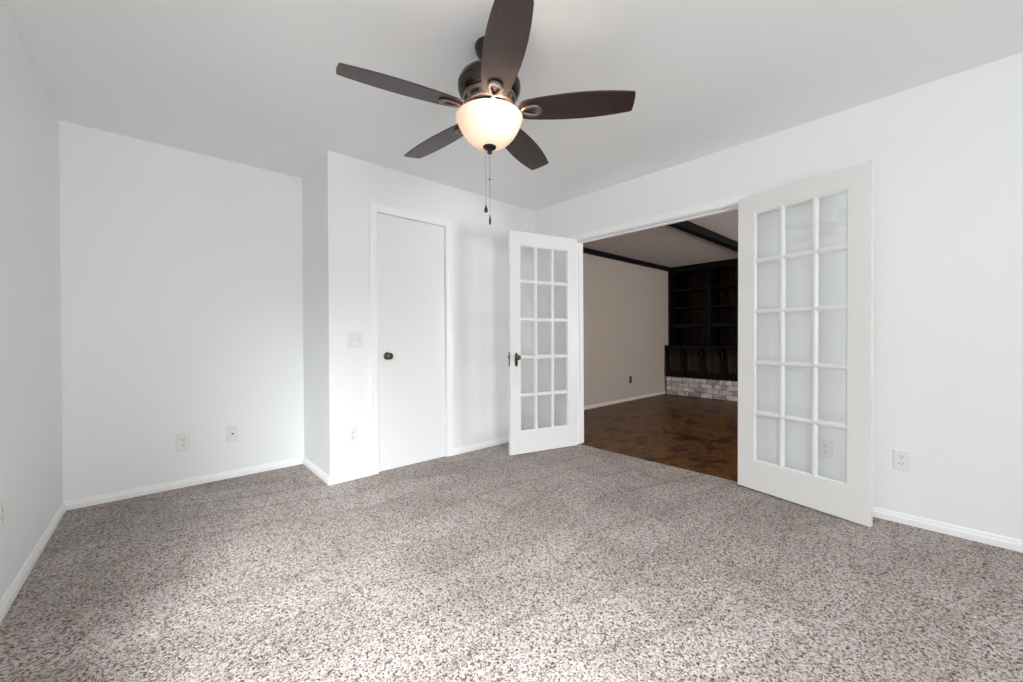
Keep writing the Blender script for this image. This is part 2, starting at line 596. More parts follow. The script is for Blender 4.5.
# double-door opening: flat casing and jamb liner
bm = bmesh.new()
for a, b in (((OP0 - 0.058, -0.014, 0), (OP0, 0, OPZ + 0.055)), ((OP1, -0.014, 0), (OP1 + 0.058, 0, OPZ + 0.055)), ((OP0, -0.014, OPZ - 0.004), (OP1, 0, OPZ + 0.055))):
    box(bm, a, b)
place(struct(link('trim_3', bm, M_TRIM, bevel=0.002)), D, r_ang)
bm = bmesh.new()
for a, b in (((OP0 - 0.002, 0.001, 0), (OP0 + 0.008, TH + 0.004, OPZ - 0.001)), ((OP1 - 0.008, 0.001, 0), (OP1 + 0.002, TH + 0.004, OPZ - 0.001)),
             ((OP0 + 0.008, 0.001, OPZ - 0.010), (OP1 - 0.008, TH + 0.004, OPZ - 0.001)),
             ((OP0 + 0.008, 0.048, 0), (OP0 + 0.018, 0.080, OPZ - 0.010)), ((OP1 - 0.018, 0.048, 0), (OP1 - 0.008, 0.080, OPZ - 0.010)),
             ((OP0 + 0.018, 0.048, OPZ - 0.022), (OP1 - 0.018, 0.080, OPZ - 0.010))):
    box(bm, a, b)
place(struct(link('trim_4', bm, M_TRIM, bevel=0.0015)), D, r_ang)

# ------------------------------------------------------------------ closet door
bm = bmesh.new()
box(bm, (DX0, 0.006, 0.004), (DX1, 0.041, 2.061))
door1 = struct(link('door_1', bm, M_DOORW, bevel=0.002))
place(door1, Cc, cl_ang)
door1['label'] = 'plain white flush closet door with a dark knob on the closet wall'


def knob_bm(scale=1.0):
    bm = bmesh.new()
    lathe(bm, [(0, 0), (0.030, 0), (0.031, 0.004), (0.026, 0.008), (0.013, 0.011), (0.011, 0.028), (0.016, 0.034), (0.025, 0.040), (0.0275, 0.049), (0.025, 0.058), (0.016, 0.063), (0, 0.064)], 32)
    return bm


kb = link('door_knob', knob_bm(), M_KNOB, door1, smooth=True)
kb.location = (1.391 - Cc.x, 0.006, 0.924)
kb.rotation_euler = (math.radians(90), 0, 0)
kb['label'] = 'dark bronze round door knob'
for z in (1.84, 0.333):
    bm = bmesh.new()
    lathe(bm, [(0, -0.052), (0.004, -0.052), (0.005, -0.048), (0.0065, -0.046), (0.0065, 0.046), (0.005, 0.048), (0.004, 0.052), (0, 0.052)], 16)
    for a, b in (((-0.022, 0.004, -0.046), (0, 0.0075, 0.046)), ((0, 0.004, -0.046), (0.012, 0.0075, 0.046))):
        box(bm, a, b)
    h = link('hinge', bm, M_HINGE, door1, smooth=True)
    h.location = (DX1 + 0.002, -0.001, z)

# ------------------------------------------------------------------ french doors
LW, LTH, LZ0, LZ1 = 0.738, 0.035, 0.010, 2.026
GX0, GX1, GZ0, GZ1 = 0.112, 0.632, 0.208, 1.906      # glazed field from the hinge edge
MUN = 0.034


def french_leaf(name, s, ang_open, side, handle, sag):
    """local x from hinge to free edge; the face with the visible glazing beads lies at local y = LTH * side"""
    base = D + rd * s
    piv = (base.x - 0.02, base.y)
    d = Vector((-math.sin(ang_open), -side * math.cos(ang_open)))
    n = Vector((math.cos(ang_open), -side * math.sin(ang_open)))
    root_ang = math.atan2(d.y, d.x)
    sg = 1 if n.dot(Vector((-d.y, d.x))) > 0 else -1
    Y = lambda a, b: (min(sg * a, sg * b), max(sg * a, sg * b))
    bm = bmesh.new()
    y0, y1 = Y(0, LTH)
    box(bm, (0, y0, LZ0), (GX0, y1, LZ1))
    box(bm, (GX1, y0, LZ0), (LW, y1, LZ1))
    box(bm, (GX0, y0, LZ0), (GX1, y1, GZ0))
    box(bm, (GX0, y0, GZ1), (GX1, y1, LZ1))
    bmesh.ops.remove_doubles(bm, verts=bm.verts, dist=1e-5)
    leaf = struct(link(name, bm, M_FRENCH))
    # the leaf hangs a touch out of plumb
    ctr = Vector((LW / 2, 0, (LZ0 + LZ1) / 2))
    leaf.matrix_world = (Matrix.Translation((piv[0], piv[1], 0)) @ Matrix.Rotation(root_ang, 4, 'Z') @ Matrix.Translation(ctr)
                         @ Matrix.Rotation(math.radians(sag), 4, 'Y') @ Matrix.Translation(-ctr))
    # muntins with a bevelled profile on both faces
    bm = bmesh.new()
    pw = (GX1 - GX0 - 2 * MUN) / 3
    phh = (GZ1 - GZ0 - 4 * MUN) / 5
    xs = [GX0 + pw + MUN / 2 + k * (pw + MUN) for k in range(2)]
    zs = [GZ0 + phh + MUN / 2 + k * (phh + MUN) for k in range(4)]
    m0, m1 = sg * 0.003, sg * (LTH - 0.003)
    mid = sg * LTH / 2

    def bar_v(x, za, zb):
        pts = [(x - MUN / 2, mid - sg * 0.005), (x - 0.006, m0), (x + 0.006, m0), (x + MUN / 2, mid - sg * 0.005),
               (x + MUN / 2, mid + sg * 0.005), (x + 0.006, m1), (x - 0.006, m1), (x - MUN / 2, mid + sg * 0.005)]
        a = [bm.verts.new((px, py, za)) for px, py in pts]
        b = [bm.verts.new((px, py, zb)) for px, py in pts]
        bm.faces.new(a)
        bm.faces.new(b[::-1])
        for i in range(8):
            bm.faces.new((a[i], a[(i + 1) % 8], b[(i + 1) % 8], b[i]))

    def bar_h(z, xa, xb):
        pts = [(z - MUN / 2, mid - sg * 0.005), (z - 0.006, m0), (z + 0.006, m0), (z + MUN / 2, mid - sg * 0.005),
               (z + MUN / 2, mid + sg * 0.005), (z + 0.006, m1), (z - 0.006, m1), (z - MUN / 2, mid + sg * 0.005)]
        a = [bm.verts.new((xa, py, pz)) for pz, py in pts]
        b = [bm.verts.new((xb, py, pz)) for pz, py in pts]
        bm.faces.new(a)
        bm.faces.new(b[::-1])
        for i in range(8):
            bm.faces.new((a[i], a[(i + 1) % 8], b[(i + 1) % 8], b[i]))
    for x in xs:
        bar_v(x, GZ0, GZ1)
    for z in zs:
        bar_h(z, GX0, GX1)
    # beads around the field
    q = 0.010
    for x, sgn in ((GX0, 1), (GX1, -1)):
        for ya, yb in ((m0, mid - sg * 0.005), (m1, mid + sg * 0.005)):
            a = [(x, ya), (x + sgn * q, yb), (x, yb)]
            va = [bm.verts.new((px, py, GZ0)) for px, py in a]
            vb = [bm.verts.new((px, py, GZ1)) for px, py in a]
            bm.faces.new(va)
            bm.faces.new(vb[::-1])
            for i in range(3):
                bm.faces.new((va[i], va[(i + 1) % 3], vb[(i + 1) % 3], vb[i]))
    for z, sgn in ((GZ0, 1), (GZ1, -1)):
        for ya, yb in ((m0, mid - sg * 0.005), (m1, mid + sg * 0.005)):
            a = [(z, ya), (z + sgn * q, yb), (z, yb)]
            va = [bm.verts.new((GX0, py, pz)) for pz, py in a]
            vb = [bm.verts.new((GX1, py, pz)) for pz, py in a]
            bm.faces.new(va)
            bm.faces.new(vb[::-1])
            for i in range(3):
                bm.faces.new((va[i], va[(i + 1) % 3], vb[(i + 1) % 3], vb[i]))
    link('muntin_grid', bm, M_FRENCH, leaf)
    bm = bmesh.new()
    ga, gb = Y(LTH / 2 - 0.002, LTH / 2 + 0.002)
    box(bm, (GX0 - 0.001, ga, GZ0 - 0.001), (GX1 + 0.001, gb, GZ1 + 0.001))
    g = link('glass_panes', bm, M_GLASS, leaf)
    g['label'] = 'clear glass panes'
    # butt hinges at the jamb
    for z in (1.80, 1.02, 0.24):
        bm = bmesh.new()
        lathe(bm, [(0, -0.05), (0.006, -0.05), (0.006, 0.05), (0, 0.05)], 14)
        hh = link('hinge', bm, M_HINGE, leaf, smooth=True)
        hh.location = (-0.005, -sg * 0.004, z)
    if handle:
        for fy, out in ((LTH * sg, sg), (0.0, -sg)):
            bm = bmesh.new()
            pl = []
            for k in range(28):
                t = 2 * math.pi * k / 28
                pl.append((0.020 * math.cos(t) * (1 - 0.18 * math.cos(2 * t)), 0.064 * math.sin(t)))
            ya, yb = fy, fy + out * 0.005
            va = [bm.verts.new((x, ya, z)) for x, z in pl]
            vb = [bm.verts.new((x * 0.86, yb, z * 0.94)) for x, z in pl]
            bm.faces.new(va)
            bm.faces.new(vb[::-1])
            for i in range(28):
                bm.faces.new((va[i], va[(i + 1) % 28], vb[(i + 1) % 28], vb[i]))
            hp = link('handle_plate', bm, M_KNOB, leaf, smooth=True)
            hp.location = (0.676, 0, 0.866)
            hp['label'] = 'dark bronze oval handle plate'
            kbm = bmesh.new()
            lathe(kbm, [(0, 0), (0.011, 0), (0.010, 0.022), (0.015, 0.028), (0.0225, 0.036), (0.0235, 0.044), (0.020, 0.052), (0.010, 0.056), (0, 0.056)], 28)
            k = link('handle_knob', kbm, M_KNOB, hp, smooth=True)
            k.location = (0, fy + out * 0.004, 0.022)
            k.rotation_euler = (math.radians(-90 * out), 0, 0)
        bm = bmesh.new()
        e0, e1 = Y(0.006, LTH - 0.006)
        box(bm, (LW - 0.001, e0, -0.065), (LW + 0.0015, e1, 0.065))
        c = (e0 + e1) / 2
        box(bm, (LW, c - 0.007, 0.005), (LW + 0.011, c + 0.007, 0.028))
        lp = link('latch_plate', bm, M_KNOB, leaf, bevel=0.001)
        lp.location = (0, 0, 0.872)
        lp['label'] = 'dark metal latch plate in the door edge'
    else:
        # flush bolt at the free top corner
        bm = bmesh.new()
        e0, e1 = Y(0.010, LTH - 0.010)
        box(bm, (LW - 0.030, e0, LZ1 - 0.001), (LW - 0.006, e1, LZ1 + 0.007))
        link('flush_bolt', bm, M_SCREW, leaf, bevel=0.001)
    return leaf


fl = french_leaf('door_2', 0.5518, 1.822741, 1, True, -0.15)
fl['label'] = 'white fifteen pane french door leaf with a dark handle, left of the opening'
fr_ = french_leaf('door_3', 2.0361, 2.929912, -1, False, 0.38)
fr_['label'] = 'white fifteen pane french door leaf folded back against the right wall'

# ------------------------------------------------------------------ plates on the walls


def rounded_plate(bm, wd, ht, t, mi=0):
    """plate on a wall: local x along, z up, front at y = -t"""
    k = 0.004
    for (aw, ah, y0, y1) in ((wd, ht, 0, -t * 0.55),):
        box(bm, (-aw / 2, y1, -ah / 2), (aw / 2, y0, ah / 2), mi)
    a = [bm.verts.new((x, -t * 0.55, z)) for x, z in ((-wd / 2, -ht / 2), (wd / 2, -ht / 2), (wd / 2, ht / 2), (-wd / 2, ht / 2))]
    b = [bm.verts.new((x, -t, z)) for x, z in ((-wd / 2 + k, -ht / 2 + k), (wd / 2 - k, -ht / 2 + k), (wd / 2 - k, ht / 2 - k), (-wd / 2 + k, ht / 2 - k))]
    for i in range(4):
        bm.faces.new((a[i], a[(i + 1) % 4], b[(i + 1) % 4], b[i])).material_index = mi
    bm.faces.new(b).material_index = mi


def disc(bm, cx, cz, y0, y1, rx, rz, seg=20, flat=0.0, mi=0):
    pts = []
    for k in range(seg):
        t = 2 * math.pi * k / seg
        x, z = rx * math.cos(t), rz * math.sin(t)
        if flat:
            z = max(-flat, min(flat, z))
        pts.append((cx + x, cz + z))
    prism(bm, pts, y0, y1, mi)


def outlet(label, origin, ang, plate=M_PLATE, slot=M_SLOT, size=(0.072, 0.116), group='white duplex outlets', dark=True):
    o = empty('wall_outlet', origin, ang)
    tag(o, label, 'outlet', group)
    bm = bmesh.new()
    rounded_plate(bm, size[0], size[1], 0.006)
    link('cover_plate', bm, plate, o)
    for dz in (0.0195, -0.0195):
        bm = bmesh.new()
        disc(bm, 0, dz, -0.0058, -0.0085, 0.0172, 0.0172, 28, 0.0140)
        rc = link('receptacle', bm, plate, o)
        bm = bmesh.new()
        for sx_, hh in ((-0.0064, 0.0042), (0.0064, 0.0035)):
            box(bm, (sx_ - 0.0013, -0.0089, dz + 0.0035 - hh), (sx_ + 0.0013, -0.0080, dz + 0.0035 + hh))
        disc(bm, 0, dz - 0.0072, -0.0089, -0.0080, 0.0024, 0.0024, 12)
        link('slots', bm, slot, rc)
    bm = bmesh.new()
    disc(bm, 0, 0, -0.0055, -0.0078, 0.0032, 0.0032, 14)
    link('screw', bm, M_SCREW if plate is M_PLATE else plate, o)
    return o


def on_right(y, z):
    s = (D.y - y) / -rd.y
    p = D + rd * s
    return (p.x, p.y, z)


l_ang = math.atan2(-dl.y, -dl.x)
pL = A + dl * ((A.y - 2.462) / -dl.y)
outlet('white outlet plate on the left wall, cut by the photo edge', (pL.x, pL.y, 0.392), l_ang, group=None)
outlet('white duplex outlet low on the back wall, left of the cable jack', (0.1435, 3.7345, 0.324), 0.0029, size=(0.080, 0.122), group=None)
outlet('white duplex outlet on the closet wall, under the light switch', (1.109, 3.0567, 0.334), cl_ang, group=None)
outlet('white duplex outlet on the right wall, in the open beside the french door', on_right(0.215, 0.357), r_ang, group=None)
outlet('white outlet seen through the lower glass panes of the right french door', on_right(0.558, 0.356), r_ang, group=None)

jk = empty('cable_jack', (0.4385, 3.7352, 0.337), 0.0029)
tag(jk, 'white wall plate with one round cable socket, low on the back wall', 'wall plate')
bm = bmesh.new()
rounded_plate(bm, 0.072, 0.118, 0.006)
link('cover_plate', bm, M_PLATE, jk)
bm = bmesh.new()
lathe(bm, [(0, 0.0), (0.0062, 0.0), (0.0062, 0.004), (0.0048, 0.0045), (0.0048, 0.010), (0.0035, 0.010), (0.0035, 0.006), (0, 0.006)], 20)
so = link('coax_socket', bm, M_SLOT, jk, smooth=True)
so.location = (0, -0.0055, 0)
so.rotation_euler = (math.radians(90), 0, 0)
for z in (0.042, -0.042):
    bm = bmesh.new()
    disc(bm, 0, z, -0.0055, -0.0075, 0.003, 0.003, 12)
    link('screw', bm, M_SCREW, jk)

sw = empty('light_switch', (1.130, 3.0568, 1.056), cl_ang)
tag(sw, 'white double toggle light switch beside the closet door', 'light switch')
bm = bmesh.new()
rounded_plate(bm, 0.117, 0.117, 0.0065)
link('cover_plate', bm, M_PLATE, sw)
for sx_ in (-0.023, 0.023):
    bm = bmesh.new()
    box(bm, (sx_ - 0.0052, -0.0072, -0.0125), (sx_ + 0.0052, -0.006, 0.0125))
    link('toggle_slot', bm, M_SCREW, sw)
    bm = bmesh.new()
    prism(bm, [(sx_ - 0.004, -0.009), (sx_ + 0.004, -0.009), (sx_ + 0.004, 0.006), (sx_ - 0.004, 0.006)], -0.0075, -0.0065)
    a = [bm.verts.new(p) for p in ((sx_ - 0.0042, -0.0065, -0.004), (sx_ + 0.0042, -0.0065, -0.004), (sx_ + 0.0042, -0.0065, 0.008), (sx_ - 0.0042, -0.0065, 0.008))]
    b = [bm.verts.new(p) for p in ((sx_ - 0.0032, -0.020, 0.006), (sx_ + 0.0032, -0.020, 0.006), (sx_ + 0.0032, -0.018, 0.013), (sx_ - 0.0032, -0.018, 0.013))]
    for i in range(4):
        bm.faces.new((a[i], a[(i + 1) % 4], b[(i + 1) % 4], b[i]))
    bm.faces.new(b)
    link('toggle', bm, M_PLATE, sw)
for sx_ in (-0.023, 0.023):
    for z in (0.030, -0.030):
        bm = bmesh.new()
        disc(bm, sx_, z, -0.006, -0.0078, 0.0028, 0.0028, 12)
        link('screw', bm, M_SCREW, sw)

# ------------------------------------------------------------------ ceiling fan
FX, FY, FZ = 1.1826, 1.4713, 2.1222
fan = empty('ceiling_fan', (FX, FY, CH))
tag(fan, 'dark bronze ceiling fan with five walnut blades and a lit frosted bowl', 'ceiling fan')
Z = lambda z: z - CH


def fan_lathe(name, prof, material, parent=fan, seg=56, angle=35):
    bm = bmesh.new()
    lathe(bm, [(r_, Z(z)) for r_, z in prof], seg)
    return link(name, bm, material, parent, smooth=True, angle=angle)


fan_lathe('canopy', [(0, 2.44), (0.066, 2.44), (0.068, 2.432), (0.066, 2.420), (0.060, 2.402), (0.048, 2.386), (0.030, 2.376), (0.018, 2.372), (0, 2.372)], M_BRONZE)
fan_lathe('downrod', [(0, 2.375), (0.013, 2.375), (0.013, 2.345), (0.022, 2.342), (0.024, 2.325), (0.030, 2.318), (0, 2.318)], M_BRONZE, seg=28)
fan_lathe('motor_housing', [(0, 2.325), (0.035, 2.325), (0.075, 2.318), (0.112, 2.303), (0.136, 2.283), (0.1455, 2.262), (0.1475, 2.250), (0.1445, 2.246), (0.1445, 2.242), (0.1475, 2.238),
                            (0.146, 2.226), (0.138, 2.209), (0.126, 2.199), (0.112, 2.195), (0, 2.195)], M_BRONZE)
# vented collar below the motor: bronze ring paled for the lamp glow, with dark slots
collar = fan_lathe('vent_collar', [(0.100, 2.196), (0.124, 2.196), (0.127, 2.190), (0.124, 2.184), (0.119, 2.180), (0.116, 2.160), (0.119, 2.155), (0.117, 2.149), (0.106, 2.146), (0.09, 2.146), (0.09, 2.19)], M_BRONZE_LIT)
for k in range(10):
    bm = bmesh.new()
    a0 = 2 * math.pi * (k + 0.16) / 10
    a1 = 2 * math.pi * (k + 0.80) / 10
    n = 7
    rows = []
    for i in range(n):
        t = a0 + (a1 - a0) * i / (n - 1)
        rows.append([bm.verts.new((r_ * math.cos(t), r_ * math.sin(t), Z(z))) for r_, z in ((0.1197, 2.1785), (0.1178, 2.1625), (0.112, 2.1625), (0.112, 2.1785))])
    for i in range(n - 1):
        for j in range(4):
            bm.faces.new((rows[i][j], rows[i + 1][j], rows[i + 1][(j + 1) % 4], rows[i][(j + 1) % 4]))
    bm.faces.new(rows[0])
    bm.faces.new(rows[-1][::-1])
    link('vent_slot', bm, M_SLOT, collar)
fan_lathe('flywheel', [(0, 2.148), (0.098, 2.148), (0.102, 2.143), (0.102, 2.132), (0.096, 2.128), (0, 2.128)], M_BRONZE)
fitter = fan_lathe('light_fitter', [(0, 2.129), (0.052, 2.129), (0.056, 2.124), (0.056, 2.112), (0.050, 2.106), (0.034, 2.101), (0.0, 2.101)], M_BRONZE)

# blades
BP = math.radians(12.0)
B0, B1 = 0.142, 0.660
ctrl = [(0.142, 0.030), (0.147, 0.043), (0.160, 0.053), (0.185, 0.060), (0.23, 0.066), (0.29, 0.072), (0.36, 0.0765), (0.43, 0.078), (0.50, 0.0755), (0.56, 0.0705), (0.61, 0.0645), (0.648, 0.0585), (0.657, 0.0560), (0.660, 0.0535)]
outl = [(u, h) for u, h in ctrl] + [(0.6635, 0.02), (0.6635, -0.02)] + [(u, -h) for u, h in reversed(ctrl)] + [(0.138, -0.014), (0.138, 0.014)]


def blade_bm():
    bm = bmesh.new()
    top = [bm.verts.new((u, t, 0.003)) for u, t in outl]
    bot = [bm.verts.new((u, t, -0.003)) for u, t in outl]
    bm.faces.new(top)
    bm.faces.new(bot[::-1])
    n = len(outl)
    for i in range(n):
        bm.faces.new((top[i], bot[i], bot[(i + 1) % n], top[(i + 1) % n]))
    return bm


def bracket_bm():
    """arm from the flywheel ending in an open shield-shaped loop under the blade"""
    bm = bmesh.new()
    loop = []
    for k in range(36):
        t = 2 * math.pi * k / 36
        cx = 0.197 - 0.042 * math.cos(t)
        wdt = 0.0255 * (1.0 - 0.30 * math.cos(t)) if True else 0
        loop.append((cx, wdt * math.sin(t), -0.0088))
    tube(bm, loop, (0.0078, 0.0052), 10, closed=True)
    tube(bm, [(0.090, 0, 0.010), (0.105, 0, 0.008), (0.125, 0, -0.003), (0.142, 0, -0.009), (0.158, 0, -0.0095)],
         [(0.013, 0.005), (0.012, 0.0055), (0.0095, 0.006), (0.009, 0.006), (0.009, 0.005)], 12)
    # screw boss bar across the inside of the loop
    tube(bm, [(0.222, -0.026, -0.0075), (0.224, 0, -0.0085), (0.222, 0.026, -0.0075)], (0.0065, 0.004), 8)
    for (u, t) in ((0.208, 0.0), (0.229, 0.016), (0.229, -0.016)):
        g = bmesh.ops.create_uvsphere(bm, u_segments=10, v_segments=6, radius=0.0048)
        for vv in g['verts']:
            vv.co = Vector((vv.co.x + u, vv.co.y + t, vv.co.z * 0.6 - 0.0115))
    return bm


bm_me = None
phi0 = math.radians(166.7845)
blade0 = link('blade', blade_bm(), M_BLADE, fan, bevel=0.0022)
br0 = link('blade_bracket', bracket_bm(), M_BRONZE_LIT, blade0, smooth=True, angle=50)
for k in range(5):
    if k == 0:
        b_, c_ = blade0, br0
    else:
        b_ = blade0.copy()
        COL.objects.link(b_)
        b_.parent = fan
        c_ = br0.copy()
        COL.objects.link(c_)
        c_.parent = b_
    b_.location = (0, 0, Z(FZ))
    b_.rotation_euler = Matrix.Rotation(phi0 - k * math.radians(72), 3, 'Z').to_4x4().to_euler()
    b_.matrix_local = Matrix.Translation((0, 0, Z(FZ + 0.004))) @ Matrix.Rotation(phi0 - k * math.radians(72), 4, 'Z') @ Matrix.Rotation(-BP, 4, 'X')

# frosted bowl: open-topped shell
outer = [(0.148, 2.103), (0.154, 2.1015), (0.1575, 2.097), (0.1565, 2.090), (0.1515, 2.084), (0.1500, 2.076), (0.1440, 2.062), (0.1330, 2.040), (0.1180, 2.017), (0.1000, 1.997), (0.0780, 1.981), (0.0540, 1.970), (0.0280, 1.965), (0.010, 1.964)]
inner = [(r_ - 0.0035 if r_ > 0.02 else r_, z + 0.0035) for r_, z in reversed(outer)]
bowl = fan_lathe('lamp_bowl', outer + inner, M_BOWL, angle=60)
bowl['label'] = 'lit frosted glass bowl'
fan_lathe('bowl_finial', [(0, 1.970), (0.029, 1.970), (0.032, 1.966), (0.031, 1.961), (0.024, 1.955), (0.014, 1.951), (0.011, 1.945), (0.0125, 1.940), (0.009, 1.933), (0, 1.930)], M_BRONZE, seg=32)
# bulbs inside the bowl (right hand one stands closer to the glass)
right = Vector((0.745987, -0.66593))
fwd = Vector((0.665924, 0.746012))
for k, (a, b) in enumerate(((0.055, -0.035), (-0.055, -0.01), (0.0, 0.06))):
    px, py = right * a + fwd * b
    bm = bmesh.new()
    lathe(bm, [(0, 0), (0.010, 0.002), (0.019, 0.012), (0.022, 0.026), (0.018, 0.040), (0.011, 0.050), (0.010, 0.062), (0, 0.062)], 18)
    bl = link('light_bulb', bm, M_BULB, fan, smooth=True)
    bl.location = (px, py, Z(2.038))


def lamp_light(name, loc, power, radius):
    d = bpy.data.lights.new(name, 'POINT')
    d.energy = power
    d.color = (1.0, 0.86, 0.72)
    d.shadow_soft_size = radius
    o = bpy.data.objects.new(name, d)
    COL.objects.link(o)
    o.location = loc
    return o


p_ = Vector((FX, FY)) + right * 0.062 + fwd * -0.066
lamp_light('fan_bulb_light', (p_.x, p_.y, 2.070), 0.42, 0.018)
p_ = Vector((FX, FY)) + right * 0.016 + fwd * -0.092
lamp_light('fan_bulb_light', (p_.x, p_.y, 2.098), 0.42, 0.010)

# pull chains


def chain(px, py, ztop, zend, kind):
    bm = bmesh.new()
    z = ztop
    n = int((ztop - zend) / 0.0058)
    for i in range(n):
        zz = ztop - i * 0.0058
        rr = 0.0021
        vs = [bm.verts.new((0, 0, zz + rr))] + [bm.verts.new((rr * math.cos(t * math.pi / 3), rr * math.sin(t * math.pi / 3), zz)) for t in range(6)] + [bm.verts.new((0, 0, zz - rr))]
        for t in range(6):
            bm.faces.new((vs[0], vs[1 + t], vs[1 + (t + 1) % 6]))
            bm.faces.new((vs[7], vs[1 + (t + 1) % 6], vs[1 + t]))
    tube(bm, [(0, 0, ztop), (0, 0, zend)], 0.0009, 6)
    c = link('pull_chain', bm, M_CHAIN, fan)
    c.location = (px, py, Z(0))
    bm = bmesh.new()
    if kind:
        lathe(bm, [(0, 0.038), (0.003, 0.036), (0.0035, 0.030), (0.0055, 0.024), (0.0085, 0.014), (0.0090, 0.007), (0.006, 0.001), (0, 0)], 18)
    else:
        lathe(bm, [(0, 0.046), (0.0025, 0.045), (0.003, 0.036), (0.0045, 0.030), (0.0052, 0.012), (0.004, 0.003), (0, 0)], 18)
    pd = link('chain_pull', bm, M_BRONZE, c, smooth=True)
    pd.location = (0, 0, zend - 0.034)
    pd['label'] = 'dark chain pull'
    if not kind:
        bm = bmesh.new()
        lathe(bm, [(0, 0.010), (0.003, 0.009), (0.0045, 0.005), (0.003, 0.001), (0, 0)], 14)
        cc = link('chain_connector', bm, M_BRONZE, c, smooth=True)
        cc.location = (0, 0, 1.808)


q1 = right * -0.019
chain(q1.x, q1.y, 1.962, 1.690, True)
q2 = right * -0.0005
chain(q2.x, q2.y, 1.934, 1.632, False)

# ------------------------------------------------------------------ den beyond the opening
DY0, DY1 = -1.30, 3.680
DX_0, DX_1 = 3.225, 7.78
DCH = 2.375
bm = bmesh.new()
box(bm, (3.14, DY0 - 0.1, -0.11), (DX_1 + 0.1, DY1 + 0.1, -0.012))
struct(link('floor_den', bm, M_DFLOOR))
bm = bmesh.new()
box(bm, (3.27, DY0 - 0.1, DCH), (DX_1 + 0.1, DY1 + 0.1, DCH + 0.1))
struct(link('ceiling_den', bm, M_POP))
bm = bmesh.new()
box(bm, (3.205, DY1, -0.012), (DX_1 + 0.1, DY1 + 0.1, CH))
struct(link('wall_den_left', bm, M_PANEL))
bm = bmesh.new()
box(bm, (DX_1, DY0, -0.012), (DX_1 + 0.1, DY1, CH))
struct(link('wall_den_far', bm, M_PANEL))
dw = wall('wall_den_right', (DX_1, DY0), (3.28, DY0), CH, 0.14, [(1.35, 3.05, 0.45, 2.05)], M_PANEL, z0=-0.012)
baseboard('baseboard_den_left', (3.34, DY1), (7.15, DY1), h=0.045, t=0.012, material=M_DENBASE)
bm = bmesh.new()
box(bm, (3.27, DY1 - 0.055, 2.305), (7.30, DY1, DCH))
struct(link('trim_5', bm, M_BEAM, bevel=0.004))
bm = bmesh.new()
box(bm, (3.27, 2.030, 2.285), (7.30, 2.125, DCH))
struct(link('beam_den', bm, M_BEAM, bevel=0.005))

outlet('small brown outlet on the beige panelled wall of the far room', (5.968, DY1 - 0.001, 0.345), 0.0, plate=M_BROWNPLATE, group=None)

# whitewashed brick hearth under the built-in
HX, HZ = 7.142, 0.322
HY0, HY1 = 0.95, 3.655
hearth = empty('brick_hearth', (HX, (HY0 + HY1) / 2, -0.012))
tag(hearth, 'low whitewashed brick hearth ledge under the dark built-in cabinets', 'hearth')
bm = bmesh.new()
yc = (HY0 + HY1) / 2
box(bm, (0.012, HY0 - yc + 0.01, 0), (DX_1 - HX - 0.012, HY1 - yc, HZ + 0.004))
link('mortar_bed', bm, M_MORTAR, hearth)
bm = bmesh.new()
nrow = 4
rh = (HZ + 0.012) / nrow
for rw in range(nrow):
    y = HY0 - yc - (0.10 if rw % 2 else 0.0)
    while y < HY1 - yc:
        ya, yb = max(y, HY0 - yc), min(y + 0.200, HY1 - yc)
        if yb - ya > 0.03:
            j = random.uniform(-0.003, 0.003)
            box(bm, (j, ya + 0.005, rw * rh + 0.005), (0.095, yb - 0.005, (rw + 1) * rh - 0.005))
        y += 0.208
link('bricks', bm, M_BRICK, hearth, bevel=0.006)

# built-in: base cabinets
CB0, CB1 = 0.326, 0.905
cabx = 7.130
cab = empty('base_cabinet', (cabx, yc, CB0))
tag(cab, 'dark stained base cabinet with arched doors on the brick hearth', 'cabinet')
bm = bmesh.new()
box(bm, (0.024, HY0 - yc, 0), (DX_1 - cabx - 0.01, HY1 - yc, CB1 - CB0 - 0.035))
box(bm, (0.006, HY0 - yc, 0), (0.024, HY1 - yc, 0.07))
box(bm, (0.006, HY0 - yc, CB1 - CB0 - 0.075), (0.024, HY1 - yc, CB1 - CB0 - 0.035))
link('carcass', bm, M_DARKWOOD, cab)
bm = bmesh.new()
box(bm, (-0.012, HY0 - yc, CB1 - CB0 - 0.034), (DX_1 - cabx - 0.01, HY1 - yc + 0.004, CB1 - CB0))
link('counter_top', bm, M_DARKWOOD, cab, bevel=0.006)


